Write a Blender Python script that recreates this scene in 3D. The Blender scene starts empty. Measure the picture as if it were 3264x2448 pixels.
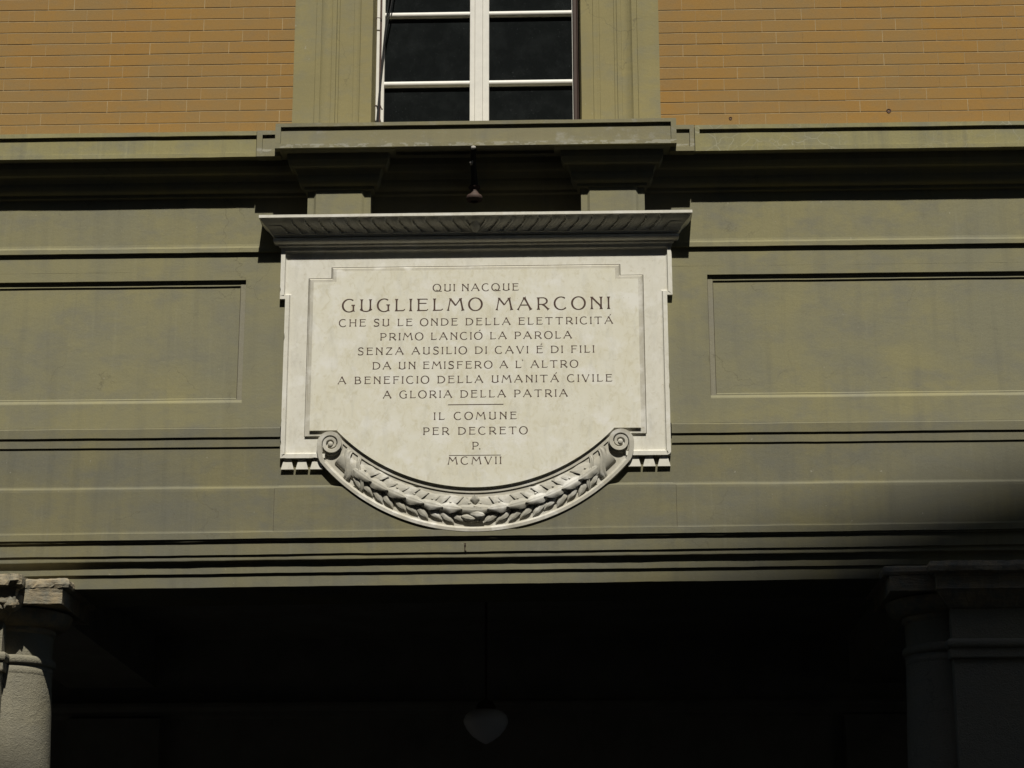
import bpy, bmesh, math, random
from mathutils import Vector, Matrix, noise
random.seed(7)
R = math.radians
scene = bpy.context.scene
COL = scene.collection

# ------------------------------------------------------------------ camera
th = math.atan(.302); psi = math.atan(.0281); roll = .002
fw = Vector((-math.sin(psi)*math.cos(th), math.cos(psi)*math.cos(th), math.sin(th)))
rt = fw.cross(Vector((0, 0, 1))).normalized()
up = rt.cross(fw)
rt2 = rt*math.cos(roll) - up*math.sin(roll)
up2 = rt2.cross(fw)
cam_d = bpy.data.cameras.new("camera")
cam = bpy.data.objects.new("camera", cam_d); COL.objects.link(cam)
m = Matrix((rt2, up2, -fw)).transposed().to_4x4()
m.translation = Vector((.515, -11.5*math.cos(th), 1.6))
cam.matrix_world = m
cam_d.sensor_width = 36; cam_d.lens = 36*6500/3264
cam_d.clip_start = .05; cam_d.clip_end = 500
scene.camera = cam

# ------------------------------------------------------------------ world, sun, exposure
SUN = Vector((.143, -1, 1.57)).normalized()
EL = math.asin(SUN.z); AZ = math.atan2(SUN.x, SUN.y)
w = bpy.data.worlds.new("World"); scene.world = w; w.use_nodes = True
nt = w.node_tree; nt.nodes.clear()
sky = nt.nodes.new('ShaderNodeTexSky'); sky.sky_type = 'NISHITA'; sky.sun_disc = False
sky.sun_elevation = EL; sky.sun_rotation = AZ
bg = nt.nodes.new('ShaderNodeBackground'); bg.inputs[1].default_value = .05
wo = nt.nodes.new('ShaderNodeOutputWorld')
nt.links.new(sky.outputs[0], bg.inputs[0]); nt.links.new(bg.outputs[0], wo.inputs[0])
sd = bpy.data.lights.new("sun", 'SUN'); sd.energy = 5.0; sd.angle = R(.72); sd.color = (1, .955, .87)
so = bpy.data.objects.new("sun", sd); COL.objects.link(so)
so.rotation_euler = SUN.to_track_quat('Z', 'Y').to_euler()
scene.view_settings.view_transform = 'Standard'; scene.view_settings.look = 'None'
scene.view_settings.exposure = 0.08; scene.view_settings.gamma = 1
scene.view_settings.use_curve_mapping = False

# ------------------------------------------------------------------ materials
class NT:
    def __init__(s, name):
        s.m = bpy.data.materials.new(name); s.m.use_nodes = True
        s.t = s.m.node_tree; s.b = s.t.nodes['Principled BSDF']
        s.co = s.t.nodes.new('ShaderNodeTexCoord').outputs['Object']
    def n(s, typ, **kw):
        nd = s.t.nodes.new(typ)
        for k, v in kw.items(): setattr(nd, k, v)
        return nd
    def ln(s, a, b): s.t.links.new(a, b)
    def mapping(s, scale, loc=(0, 0, 0)):
        mp = s.n('ShaderNodeMapping'); mp.inputs['Scale'].default_value = scale
        mp.inputs['Location'].default_value = loc
        s.ln(s.co, mp.inputs[0]); return mp.outputs[0]
    def noise(s, scale, detail=4, rough=.55, vec=None, dist=0):
        nd = s.n('ShaderNodeTexNoise'); nd.inputs['Scale'].default_value = scale
        nd.inputs['Detail'].default_value = detail; nd.inputs['Roughness'].default_value = rough
        nd.inputs['Distortion'].default_value = dist
        s.ln(vec or s.co, nd.inputs['Vector']); return nd.outputs[0]
    def ramp(s, fac, a, b, ca=(0, 0, 0, 1), cb=(1, 1, 1, 1)):
        r = s.n('ShaderNodeValToRGB'); e = r.color_ramp.elements
        e[0].position = a; e[1].position = b; e[0].color = ca; e[1].color = cb
        s.ln(fac, r.inputs[0]); return r.outputs[0]
    def mix(s, fac, a, b, mode='MIX'):
        mx = s.n('ShaderNodeMix', data_type='RGBA', blend_type=mode)
        for i, v in ((0, fac), (6, a), (7, b)):
            if hasattr(v, 'is_linked') or isinstance(v, bpy.types.NodeSocket): s.ln(v, mx.inputs[i])
            elif i == 0: mx.inputs[0].default_value = v
            else: mx.inputs[i].default_value = (*v, 1) if len(v) == 3 else v
        return mx.outputs[2]
    def math(s, op, a, b=None, c=None):
        nd = s.n('ShaderNodeMath', operation=op)
        for i, v in enumerate((a, b, c)):
            if v is None: continue
            if isinstance(v, bpy.types.NodeSocket): s.ln(v, nd.inputs[i])
            else: nd.inputs[i].default_value = v
        return nd.outputs[0]
    def bump(s, h, strength, dist, prev=None):
        bp = s.n('ShaderNodeBump'); bp.inputs['Strength'].default_value = strength
        bp.inputs['Distance'].default_value = dist
        s.ln(h, bp.inputs['Height'])
        if prev is not None: s.ln(prev, bp.inputs['Normal'])
        return bp.outputs[0]
    def done(s, col, rough=.85, nrm=None, spec=.2):
        if isinstance(col, bpy.types.NodeSocket): s.ln(col, s.b.inputs['Base Color'])
        else: s.b.inputs['Base Color'].default_value = (*col, 1)
        if isinstance(rough, bpy.types.NodeSocket): s.ln(rough, s.b.inputs['Roughness'])
        else: s.b.inputs['Roughness'].default_value = rough
        s.b.inputs['Specular IOR Level'].default_value = spec
        if nrm is not None: s.ln(nrm, s.b.inputs['Normal'])
        return s.m

def stucco(name, c0, c1, c2, peel=False, crack=False, rough_bump=1.0, streak=.5):
    k = NT(name)
    big = k.noise(1.5, 5, .6, dist=.5)
    col = k.mix(k.ramp(big, .38, .62), c0, c1)
    mid = k.noise(4.5, 6, .65, vec=k.mapping((1, 1, 1.6), (3, 1, 7)))
    col = k.mix(k.math('MULTIPLY', k.ramp(mid, .46, .68), .7), col, c2)
    st = k.noise(1, 4, .6, vec=k.mapping((14, 3, 1.1), (9, 0, 2)))      # rain streaks run down
    col = k.mix(k.math('MULTIPLY', k.ramp(st, .5, .78), streak*.6), col, tuple(x*.72 for x in c2))
    st2 = k.noise(1, 3, .6, vec=k.mapping((22, 3, 1.6), (1, 5, 4)))
    col = k.mix(k.math('MULTIPLY', k.ramp(st2, .6, .8), streak*.45), col, tuple(min(1, x*1.5) for x in c0))
    fine = k.noise(160, 3, .6)
    col = k.mix(.35, col, k.mix(1.0, col, k.ramp(fine, .2, .8, (.72, .72, .72, 1), (1.22, 1.22, 1.22, 1)), 'MULTIPLY'))
    spk = k.noise(38, 2, .5)
    col = k.mix(k.math('MULTIPLY', k.ramp(spk, .75, .78), .3), col, (.45, .43, .36))
    if crack:
        vo = k.n('ShaderNodeTexVoronoi', feature='DISTANCE_TO_EDGE'); vo.inputs['Scale'].default_value = 9
        nz = k.n('ShaderNodeTexNoise'); nz.inputs['Scale'].default_value = 8
        k.ln(k.co, nz.inputs['Vector'])
        va = k.n('ShaderNodeVectorMath', operation='MULTIPLY_ADD'); k.ln(nz.outputs[1], va.inputs[0])
        va.inputs[1].default_value = (.12, .12, .12); k.ln(k.co, va.inputs[2]); k.ln(va.outputs[0], vo.inputs['Vector'])
        ed = k.ramp(vo.outputs['Distance'], .006, .02, (1, 1, 1, 1), (0, 0, 0, 1))
        mask = k.ramp(k.noise(2.2, 2), .42, .62)
        sx_ = k.n('ShaderNodeSeparateXYZ'); k.ln(k.co, sx_.inputs[0])
        mask = k.math('MULTIPLY', mask, k.ramp(sx_.outputs[0], .17, .2))
        col = k.mix(k.math('MULTIPLY', k.math('MULTIPLY', ed, mask), .5), col, (.40, .39, .29))
    if not crack:
        vo = k.n('ShaderNodeTexVoronoi', feature='DISTANCE_TO_EDGE'); vo.inputs['Scale'].default_value = 1.9
        nz = k.n('ShaderNodeTexNoise'); nz.inputs['Scale'].default_value = 5; nz.inputs['Detail'].default_value = 6
        k.ln(k.co, nz.inputs['Vector'])
        va = k.n('ShaderNodeVectorMath', operation='MULTIPLY_ADD'); k.ln(nz.outputs[1], va.inputs[0])
        va.inputs[1].default_value = (.3, .3, .3); k.ln(k.co, va.inputs[2]); k.ln(va.outputs[0], vo.inputs['Vector'])
        ed = k.ramp(vo.outputs['Distance'], .001, .0045, (1, 1, 1, 1), (0, 0, 0, 1))
        mask = k.ramp(k.noise(1.7, 3), .52, .6)
        col = k.mix(k.math('MULTIPLY', k.math('MULTIPLY', ed, mask), .5), col, (.10, .09, .06))
    if peel:
        sp = k.n('ShaderNodeSeparateXYZ'); k.ln(k.co, sp.inputs[0])
        low = k.math('MULTIPLY', k.math('LESS_THAN', sp.outputs[2], 6.3035), k.math('GREATER_THAN', sp.outputs[2], 6.281))
        pn = k.noise(17, 5, .65, vec=k.mapping((1, 1, 2.2)))
        col = k.mix(k.math('MULTIPLY', k.math('MULTIPLY', low, k.ramp(pn, .5, .53)), .5), col, (.40, .39, .32))
        pn2 = k.noise(7, 6, .7, vec=k.mapping((1, 1, 1.3), (4, 2, 8)))
        col = k.mix(k.math('MULTIPLY', k.ramp(pn2, .56, .7), .5), col, (.36, .355, .32))
    h1 = k.noise(7, 5, .6, vec=k.mapping((.8, 1, 1.5)), dist=.6)
    h2 = k.noise(60, 4, .6, vec=k.mapping((.9, 1, 1.1)), dist=0 if rough_bump < 2 else 1.5)
    nb = k.bump(h1, .19*rough_bump, .008)
    nb = k.bump(h2, min(1, .22*rough_bump), .003*max(1, rough_bump*.9), nb)
    return k.done(col, .92, nb, .12)

M = {}
M['low'] = stucco('stucco_lower', (.209, .200, .132), (.244, .224, .122), (.186, .181, .138))
M['low2'] = stucco('stucco_darker', (.158, .152, .108), (.190, .174, .098), (.146, .144, .114), streak=.65)  # darker, greyer stucco for the base course and architrave
M['low3'] = stucco('stucco_worn_edge', (.235, .222, .165), (.25, .23, .15), (.225, .215, .175))
M['top'] = stucco('stucco_upper', (.25, .22, .112), (.285, .245, .115), (.225, .212, .14), streak=.25)
M['band'] = stucco('stucco_band', (.26, .24, .125), (.28, .25, .12), (.21, .205, .15), crack=True, streak=.9)
M['sill'] = stucco('stucco_sill', (.225, .205, .125), (.24, .22, .125), (.2, .195, .15), peel=True, streak=.4)
M['rough'] = stucco('stucco_rough', (.215, .2, .148), (.235, .215, .15), (.2, .19, .15), rough_bump=3.2)

def brick_mat():
    k = NT('orange_brick')
    at = k.n('ShaderNodeAttribute', attribute_name='tone')
    tone = at.outputs['Fac']
    col = k.mix(tone, (.296, .169, .053), (.322, .183, .050))
    g = k.noise(1.6, 5, .65, dist=.3)
    col = k.mix(k.math('MULTIPLY', k.ramp(g, .38, .68), .85), col, (.255, .176, .078))
    g2 = k.noise(11, 5, .65, vec=k.mapping((1, 1, 2)))
    col = k.mix(k.math('MULTIPLY', k.ramp(g2, .5, .75), .35), col, (.225, .172, .095))
    fine = k.noise(170, 3)
    col = k.mix(.65, col, k.mix(1.0, col, k.ramp(fine, .2, .8, (.75, .75, .75, 1), (1.2, 1.2, 1.2, 1)), 'MULTIPLY'))
    nb = k.bump(k.noise(45, 5, .6), .2, .003)
    return k.done(col, .9, nb, .12)
M['brick'] = brick_mat()
k = NT('lime_mortar'); M['mortar'] = k.done(k.mix(k.ramp(k.noise(30, 4), .3, .7), (.47, .37, .21), (.36, .28, .16)), .95)

def marble(name, base, vein, warm, dirt, dirt_amt, bmp=.08):
    k = NT(name)
    n1 = k.noise(5, 7, .68, dist=.8)
    col = k.mix(k.ramp(n1, .35, .7), base, warm)
    n2 = k.noise(17, 6, .7, vec=k.mapping((1.4, 1, 1), (2, 4, 1)), dist=1.2)
    col = k.mix(k.math('MULTIPLY', k.ramp(n2, .5, .7), .75), col, vein)
    n4 = k.noise(7, 4, .6, vec=k.mapping((1, 1, 1.2), (8, 3, 5)))
    col = k.mix(k.math('MULTIPLY', k.ramp(n4, .52, .68), .6), col, (.73, .72, .67))
    n3 = k.noise(60, 3, .6)
    col = k.mix(k.math('MULTIPLY', k.ramp(n3, .69, .74), .55), col, dirt)
    n5 = k.noise(6, 5, .7, vec=k.mapping((2.5, 1, .8), (5, 1, 9)))
    col = k.mix(k.math('MULTIPLY', k.ramp(n5, .52, .75), dirt_amt), col, tuple(x*.62 for x in base))
    nb = k.bump(k.noise(55, 5, .65), bmp, .003)
    return k.done(col, .62, nb, .3)
M['marble'] = marble('cream_marble', (.665, .648, .55), (.53, .49, .345), (.625, .595, .465), (.42, .36, .24), .38)
M['border'] = marble('border_marble', (.65, .63, .545), (.52, .49, .39), (.60, .58, .49), (.4, .33, .22), .42)
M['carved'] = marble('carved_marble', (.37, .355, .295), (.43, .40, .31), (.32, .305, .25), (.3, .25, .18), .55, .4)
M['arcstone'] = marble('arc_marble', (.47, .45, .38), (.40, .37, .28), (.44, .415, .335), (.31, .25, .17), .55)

def plain(name, c, rough=.6, spec=.3, metal=0, var=.25, sc=20):
    k = NT(name)
    col = k.mix(k.ramp(k.noise(sc, 5, .6), .3, .7), c, tuple(x*(1-var) for x in c))
    k.b.inputs['Metallic'].default_value = metal
    return k.done(col, rough, None, spec)
M['ink'] = plain('letter_paint', (.118, .078, .062), .8, .1, var=.45, sc=26)
M['grime_shade'] = plain('grime_shade', (.095, .083, .06), .95, .05)  # thin dark lines: dirt, joints and painted-in step shadows
M['dull_dark'] = plain('dull_dark_coat', (.06, .056, .05), .95, .05)  # dull dark tone for the added cornice sheet and the spout pipe
M['white'] = plain('white_paint', (.74, .72, .65), .5, .3, var=.1)
M['wood'] = plain('brown_wood', (.055, .032, .022), .5, .3, sc=9)
M['iron'] = plain('rusty_iron', (.075, .04, .028), .7, .3)
M['cable'] = plain('black_cable', (.018, .018, .018), .5, .3)
M['terra'] = plain('terracotta', (.07, .044, .034), .7, .3)
M['mortarlump'] = plain('grey_mortar', (.45, .43, .38), .9, .1, sc=60)
M['globe'] = plain('milk_glass', (.85, .85, .83), .25, .5, var=.06, sc=5)
M['dark'] = plain('dark_interior', (.02, .02, .02), .9, .05)
M['plaster'] = plain('portico_plaster', (.30, .285, .24), .9, .1, sc=3)
M['asphalt'] = plain('street_stone', (.075, .075, .07), .9, .1, sc=4)
M['opp'] = plain('dark_render', (.075, .06, .045), .9, .1, sc=2)
M['tile'] = plain('roof_tile', (.16, .075, .045), .9, .1, sc=6)
k = NT('window_glass')
sm = k.noise(7, 6, .7); sp_ = k.noise(90, 3, .7)
col = k.mix(k.math('MULTIPLY', k.ramp(sm, .45, .75), .6), (.008, .0095, .0095), (.020, .023, .023))
col = k.mix(k.math('MULTIPLY', k.ramp(sp_, .66, .72), .5), col, (.06, .065, .065))
M['glass'] = k.done(col, .12, None, .5)

def cap_stone():
    k = NT('worn_capital_stone')
    n1 = k.noise(11, 6, .7)
    col = k.mix(k.ramp(n1, .38, .62), (.20, .19, .15), (.33, .265, .165))
    n2 = k.noise(40, 4, .6)
    col = k.mix(k.math('MULTIPLY', k.ramp(n2, .55, .7), .4), col, (.18, .165, .13))
    nb = k.bump(k.noise(28, 6, .7, vec=k.mapping((.5, 1, 1.8))), .8, .012)
    return k.done(col, .95, nb, .1)
M['cap'] = cap_stone()

# ------------------------------------------------------------------ mesh helpers
def tilt(x, z):                 # the old architrave sags a little towards the left
    t = min(1, max(0, (4.27-z)/.22)); t = t*t*(3-2*t)
    return (.0048*t + .0014*min(1, max(0, (4.05-z)/.25)))*x
def wob(x, z, a=.0013):
    return 1.35*a*(noise.noise((x*2.3, z*31.7, 1.3)) + .6*noise.noise((x*9.1, z*31.7, 4.1)) + .35*noise.noise((x*30, z*31.7, 7.1)))

class MB:
    def __init__(s): s.v = []; s.f = []; s.at = []
    def vert(s, p): s.v.append(tuple(p)); return len(s.v)-1
    def face(s, ids): s.f.append(tuple(ids))
    def grid(s, rows, close=False):
        """rows: list of equal-length point lists -> quads between them"""
        n = len(rows[0]); base = len(s.v)
        for r in rows: s.v.extend(tuple(p) for p in r)
        for i in range(len(rows)-1):
            for j in range(n-1 if not close else n):
                a = base+i*n+j; b = base+i*n+(j+1) % n
                s.f.append((a, b, b+n, a+n))
    def box(s, x0, x1, y0, y1, z0, z1):
        b = len(s.v)
        for z in (z0, z1):
            s.v += [(x0, y0, z), (x1, y0, z), (x1, y1, z), (x0, y1, z)]
        s.f += [(b, b+3, b+2, b+1), (b+4, b+5, b+6, b+7)]
        for i in range(4): s.f.append((b+i, b+(i+1) % 4, b+4+(i+1) % 4, b+4+i))
    def poly(s, pts): b = len(s.v); s.v += [tuple(p) for p in pts]; s.f.append(tuple(range(b, b+len(pts))))
    def prism(s, pts, y0, y1):
        """outline in (x,z), front at y0, back at y1"""
        n = len(pts); b = len(s.v)
        s.v += [(x, y0, z) for x, z in pts] + [(x, y1, z) for x, z in pts]
        s.f.append(tuple(range(b, b+n))); s.f.append(tuple(range(b+2*n-1, b+n-1, -1)))
        for i in range(n):
            j = (i+1) % n; s.f.append((b+i, b+n+i, b+n+j, b+j))
    def tube(s, pts, r, seg=8, cap=True):
        rings = []
        for i, p in enumerate(pts):
            p = Vector(p); a = Vector(pts[max(0, i-1)]); c = Vector(pts[min(len(pts)-1, i+1)])
            t = (c-a).normalized(); u = t.cross(Vector((0, 1, .01))).normalized(); v = t.cross(u)
            rr = r[i] if isinstance(r, (list, tuple)) else r
            rings.append([p+u*rr*math.cos(2*math.pi*q/seg)+v*rr*math.sin(2*math.pi*q/seg) for q in range(seg)])
        s.grid(rings, True)
        if cap: s.poly(rings[0]); s.poly(rings[-1])
    def lathe(s, prof, cx, cy, seg=32, a0=0, a1=2*math.pi):
        full = abs(a1-a0-2*math.pi) < 1e-6; n = seg if full else seg+1
        rows = []
        for r, z in prof:
            rows.append([(cx+r*math.cos(a0+(a1-a0)*i/seg), cy+r*math.sin(a0+(a1-a0)*i/seg), z) for i in range(n)])
        s.grid(rows, full)

def empty(name, loc=(0, 0, 0), **props):
    o = bpy.data.objects.new(name, None); COL.objects.link(o); o.location = loc
    for k_, v in props.items(): o[k_] = v
    return o
def obj(name, mb, mat, parent=None, smooth=False, fix=True, bevel=0, tilted=False, **props):
    me = bpy.data.meshes.new(name)
    vs = [(x, y, z+tilt(x, z)) for x, y, z in mb.v] if tilted else mb.v
    me.from_pydata(vs, [], mb.f)
    if fix:
        bm = bmesh.new(); bm.from_mesh(me)
        bmesh.ops.recalc_face_normals(bm, faces=bm.faces); bm.to_mesh(me); bm.free()
    me.materials.append(mat)
    if smooth: me.polygons.foreach_set('use_smooth', [True]*len(me.polygons))
    o = bpy.data.objects.new(name, me); COL.objects.link(o)
    if bevel:
        b = o.modifiers.new('bevel', 'BEVEL'); b.width = bevel; b.segments = 2; b.limit_method = 'ANGLE'
    if parent is not None:
        o.parent = parent; o.matrix_parent_inverse = Matrix.Translation(parent.matrix_basis.translation).inverted() if parent.parent is None else Matrix.Identity(4)
    for k_, v in props.items(): o[k_] = v
    return o

def extrude(mb, prof, x0, x1, step=.05, amp=.0013):
    """prof: list of (depth, z); a moulding run along x with hand-made waviness"""
    n = max(1, int(round((x1-x0)/step))); rows = []
    for i in range(n+1):
        x = x0+(x1-x0)*i/n
        rows.append([(x, -d-wob(x+5, z, amp*.6), z+wob(x, z, amp)) for d, z in prof])
    mb.grid(rows)
def sweep(mb, prof, nodes):
    """prof (offset, z); nodes (x, sgn, d, k): vertex at x+sgn*o, depth d+k*o"""
    mb.grid([[(x+sg*o, -(d+k_*o), z) for o, z in prof] for x, sg, d, k_ in nodes])
def arc(cx, cz, r, a0, a1, n):
    return [(cx+r*math.cos(a0+(a1-a0)*i/n), cz+r*math.sin(a0+(a1-a0)*i/n)) for i in range(n+1)]
def offset(pts, d):
    """mitred offset of an open polyline in (x,z), to the left of its direction"""
    out = []
    for i, p in enumerate(pts):
        p = Vector(p); ns = []
        for a, b in ((i-1, i), (i, i+1)):
            if a >= 0 and b < len(pts):
                t = (Vector(pts[b])-Vector(pts[a])).normalized(); ns.append(Vector((-t.y, t.x)))
        if len(ns) == 1: out.append(tuple(p+ns[0]*d))
        else:
            b_ = (ns[0]+ns[1]).normalized(); out.append(tuple(p+b_*d/max(.3, b_.dot(ns[0]))))
    return out

XE = 9.0    # half length of the facade that is built
# ================================================================== THE PALACE
pal = empty('palazzo', (0, 0, 0), label='olive stucco palace front with orange brick upper storey, tall window and dark portico below', category='building')
BR = .03    # depth of the brick face

# --- brick walls either side of the window (each brick its own block inside the wall's mesh)
def brick_wall(side):
    mb = MB(); tones = []
    z0 = (6.5402 if side < 0 else 6.5529) - .0748*2
    xin, xout = 1.078, 4.2
    row = 0; z = z0
    while z < 8.3:
        short, long_ = .155, .316; per = short+long_
        x = (-2.572 if side < 0 else 2.713) + (.2355 if row % 2 else 0)
        x -= per*math.ceil((x+5)/per)
        segs = []
        while x < 5:
            segs += [(x, x+short), (x+short, x+per)]; x += per
        for a, b in segs:
            lo, hi = (-xout, -xin) if side < 0 else (xin, xout)
            a2, b2 = max(a, lo), min(b, hi)
            if b2-a2 < .02: continue
            ja = random.uniform(-.0011, .0011)
            g = .0010 + random.choice((0, 0, .0004))
            d = BR + random.gauss(0, .0002)
            e1 = wob(a2, z, .0016); e2 = wob(b2, z, .0016)
            zz0, zz1 = z+.0036, z+.0748-.0036
            base = len(mb.v)
            nx = max(2, int((b2-a2)/.05))
            ring = []
            for i in range(nx+1):
                xx = a2+g+ja*(a2 != lo)+(b2-a2-2*g)*i/nx
                ring.append((xx, zz0+wob(xx, z, .0014), zz1+wob(xx, z+.0748, .0014)))
            rows = []
            for xx, q0, q1 in ring:
                rows.append([(xx, -BR+.012, q0), (xx, -d, q0), (xx, -d, q1), (xx, -BR+.012, q1)])
            nf = len(mb.f); mb.grid(rows)
            mb.poly(rows[0]); mb.poly(rows[-1])
            t = min(1, max(0, random.gauss(.5, .2)))
            tones += [t]*(len(mb.v)-base)
        row += 1; z += .0748
    o = obj('brick_wall', mb, M['brick'], pal)
    at = o.data.attributes.new('tone', 'FLOAT', 'POINT'); at.data.foreach_set('value', tones)
    mm = MB(); lo, hi = (-xout, -xin) if side < 0 else (xin, xout)
    mm.box(lo, hi, -BR+.0023, .3, 6.30, 8.45)
    obj('mortar_bed', mm, M['mortar'], o)
    return o
bl = brick_wall(-1); brr = brick_wall(1)
# two old fixing holes in the right-hand brickwork
for hx, hz, hr in ((1.4854, 6.5222, .0075), (2.4067, 6.5564, .0105)):
    mb = MB()
    mb.lathe([(hr*1.35, 0), (hr*1.15, .002), (hr, .0005), (hr*.6, -.001), (0.0001, -.0015)], 0, 0, 14)
    mb.v = [(hx+x*(1+.12*math.sin(3*math.atan2(y, x))), -BR-.0012-z, hz+y) for x, y, z in mb.v]
    obj('wall_hole', mb, M['iron'], brr, smooth=True)

# upper body of the building above and beside the detailed part
mb = MB()
mb.box(-XE, -4.2, -BR, 4.6, 6.45, 13); mb.box(4.2, XE, -BR, 4.6, 6.45, 13)
mb.box(-4.2, -1.078, -BR+.001, 4.6, 8.345, 13); mb.box(1.078, 4.2, -BR+.001, 4.6, 8.345, 13)
mb.box(-1.078, 1.078, -BR, 4.6, 9.4, 13)
obj('upper_wall', mb, M['brick'], pal)

# --- window surround
mb = MB()
prof = [(1.078, .0), (1.078, .068), (.9515, .068), (.9500, .0655), (.9485, .0735), (.9190, .0745), (.9175, .069)]
for i in range(1, 8):
    t = i/7; prof.append((.9165-.058*t, .066-.018*math.sin(t*math.pi*.5)-.004*math.sin(t*math.pi)))
prof += [(.8568, .052), (.8315, .051), (.8302, .0445), (.8288, .047), (.8150, .046), (.8138, .0405), (.8120, .042), (.7285, .041), (.7275, .0375)]
for i in range(1, 5):
    t = i/4; prof.append((.7275-.0365*t, .040-.004*math.sin(t*math.pi)))
prof += [(.6901, .0355), (.6890, .038), (.6190, .0375), (.6172, .034), (.6035, -.128), (.6035, -.20)]
zs = [6.40+.1*i for i in range(31)]
for sg in (-1, 1):
    mb = MB()
    mb.grid([[(sg*(x+wob(z, x*3, .0007)), -d, z) for x, d in prof] for z in zs])
    obj('window_jamb', mb, M['top'], pal, fix=True)

# --- window
win = MB()
zb, zt = 6.43, 9.4
G = -.12
frame = MB()
frame.box(-.606, -.557, -G-.028, -G+.05, zb, zt)
frame.box(.5665, .5735, -G-.02, -G+.05, zb, zt)
frame.box(-.0454, -.0162, -G-.024, -G+.02, zb, zt)
frame.box(.0320, .0694, -G-.024, -G+.02, zb, zt)
frame.box(-.557, .567, -G-.02, -G+.02, zb, zb+.09)
window = obj('window', frame, M['white'], pal, bevel=.0025, label='white framed casement window with dark panes')
mb = MB(); mb.box(-.0156, .0314, -G-.031, -G+.01, zb, zt); obj('centre_post', mb, M['white'], window, bevel=.003)
for x0, x1 in ((-.557, -.0454), (.0694, .5665)):
    zz = zb+.09
    for zc in (6.833, 7.288, 7.743, 8.198, 8.653, 9.3):
        if zc < 9.2:
            mb = MB(); mb.grid([[(x, -G-.006-.020*math.cos(a), zc+.0195*math.sin(a)) for a in [math.pi*(i/14-.5) for i in range(15)]] for x in (x0, x1)])
            obj('glazing_bar', mb, M['white'], window, smooth=True, fix=True)
        mb = MB(); mb.box(x0-.004, x1+.004, -G-.0, -G+.006, zz, zc); obj('pane', mb, M['glass'], window)
        zz = zc
mb = MB()
mb.box(.5745, .594, -G-.055, -G+.05, zb, zt); mb.box(.5945, .598, -G-.061, -G+.05, zb, zt); mb.box(.5985, .6172, -G-.045, -G+.05, zb, zt)
obj('shutter_board', mb, M['wood'], window, bevel=.002)
mb = MB(); mb.box(-.62, .62, -G+.06, -G+.08, 6.3, 9.5); obj('window_backing', mb, M['dark'], window)

# rod and cables standing in the left of the window
rod = empty('iron_rod', (-.575, -.0, 6.45), label='thin rusty iron rod upright at the left edge of the white window', category='rod')
mb = MB(); mb.box(-.5835, -.5725, .060, .068, 6.43, 9.3); obj('bar', mb, M['iron'], rod)
mb = MB(); mb.tube([(-.6115, .05, 7.19), (-.6105, .052, 7.235), (-.604, .052, 7.248), (-.59, .052, 7.2475), (-.578, .053, 7.243), (-.574, .058, 7.232)], .0026, 6); obj('clip', mb, M['iron'], rod)
mb = MB(); mb.tube([(-.605, .045, 6.665), (-.596, .04, 6.668), (-.590, .046, 6.66), (-.586, .05, 6.64)], .005, 6)
mb.tube([(-.572, .05, 6.672), (-.566, .048, 6.652), (-.561, .044, 6.645)], [.003, .003, .0055], 6); obj('catch', mb, M['iron'], rod)
for nm, pts, lab in (('cable', [(-.583, .03, 6.43), (-.582, .035, 6.58), (-.578, .04, 6.72), (-.568, .05, 6.95), (-.553, .05, 7.15), (-.533, .045, 7.364), (-.50, .04, 7.72), (-.45, .03, 8.3)], 'slack black cable crossing the window from lower left, left strand of two'),
                     ('cable', [(-.592, .03, 6.43), (-.590, .03, 6.56), (-.585, .035, 6.66), (-.573, .045, 6.86), (-.556, .055, 7.06), (-.540, .055, 7.2), (-.513, .05, 7.36), (-.47, .04, 7.72), (-.40, .03, 8.3)], 'slack black cable nearer the glass, right strand of two on the window')):
    mb = MB(); mb.tube(pts, .0042, 6); obj(nm, mb, M['cable'], None, smooth=True, label=lab, category='cable', group='cables hanging at the window')

# --- string course, its end blocks and the window sill
def recessed_slab(mb, x0, x1, z0, z1, d, bx0, bx1, bt, bb, rec, back=.0, bevelz=.006):
    """slab with a sunk panel in its face"""
    n = max(2, int((x1-x0)/.09)); xs = [x0+(x1-x0)*i/n for i in range(n+1)]
    def run(prof, xa, xb):
        k_ = max(1, int((xb-xa)/.09)); 
        mb.grid([[(xa+(xb-xa)*i/k_, -dd-wob(xa+(xb-xa)*i/k_+3, zz, .0008), zz+wob(xa+(xb-xa)*i/k_, zz)) for dd, zz in prof] for i in range(k_+1)])
    xi0, xi1 = x0+bx0, x1-bx1
    run([(back, z1), (d, z1), (d, z1-bt), (d-rec, z1-bt), (d-rec, z0+bb+bevelz), (d, z0+bb), (d, z0), (back, z0)], xi0, xi1)
    for xa, xb in ((x0, xi0), (xi1, x1)):
        if xb-xa > 1e-4: run([(back, z1), (d, z1), (d, z1-bt), (d, z0+bb+bevelz), (d, z0+bb), (d, z0), (back, z0)], xa, xb)
    for xe in (x0, x1):
        mb.poly([(xe, -back, z1), (xe, -d, z1), (xe, -d, z0), (xe, -back, z0)])
    if bx0 > 0: mb.poly([(xi0, -d, z1-bt), (xi0+.0004, -d+rec, z1-bt), (xi0+.0004, -d+rec, z0+bb)])
    for xe in (xi0, xi1):
        mb.poly([(xe, -d, z1-bt), (xe, -d+rec, z1-bt), (xe, -d+rec, z0+bb+bevelz), (xe, -d, z0+bb)])
SD = .1715
mb = MB(); recessed_slab(mb, -XE, -1.2655, 6.2605, 6.4205, SD, 0, 0, .025, .026, .0135); obj('string_course', mb, M['band'], pal)
mb = MB(); recessed_slab(mb, 1.2655, XE, 6.2605, 6.4205, SD, .027, 0, .025, .026, .0135); obj('string_course', mb, M['band'], pal)
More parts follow.
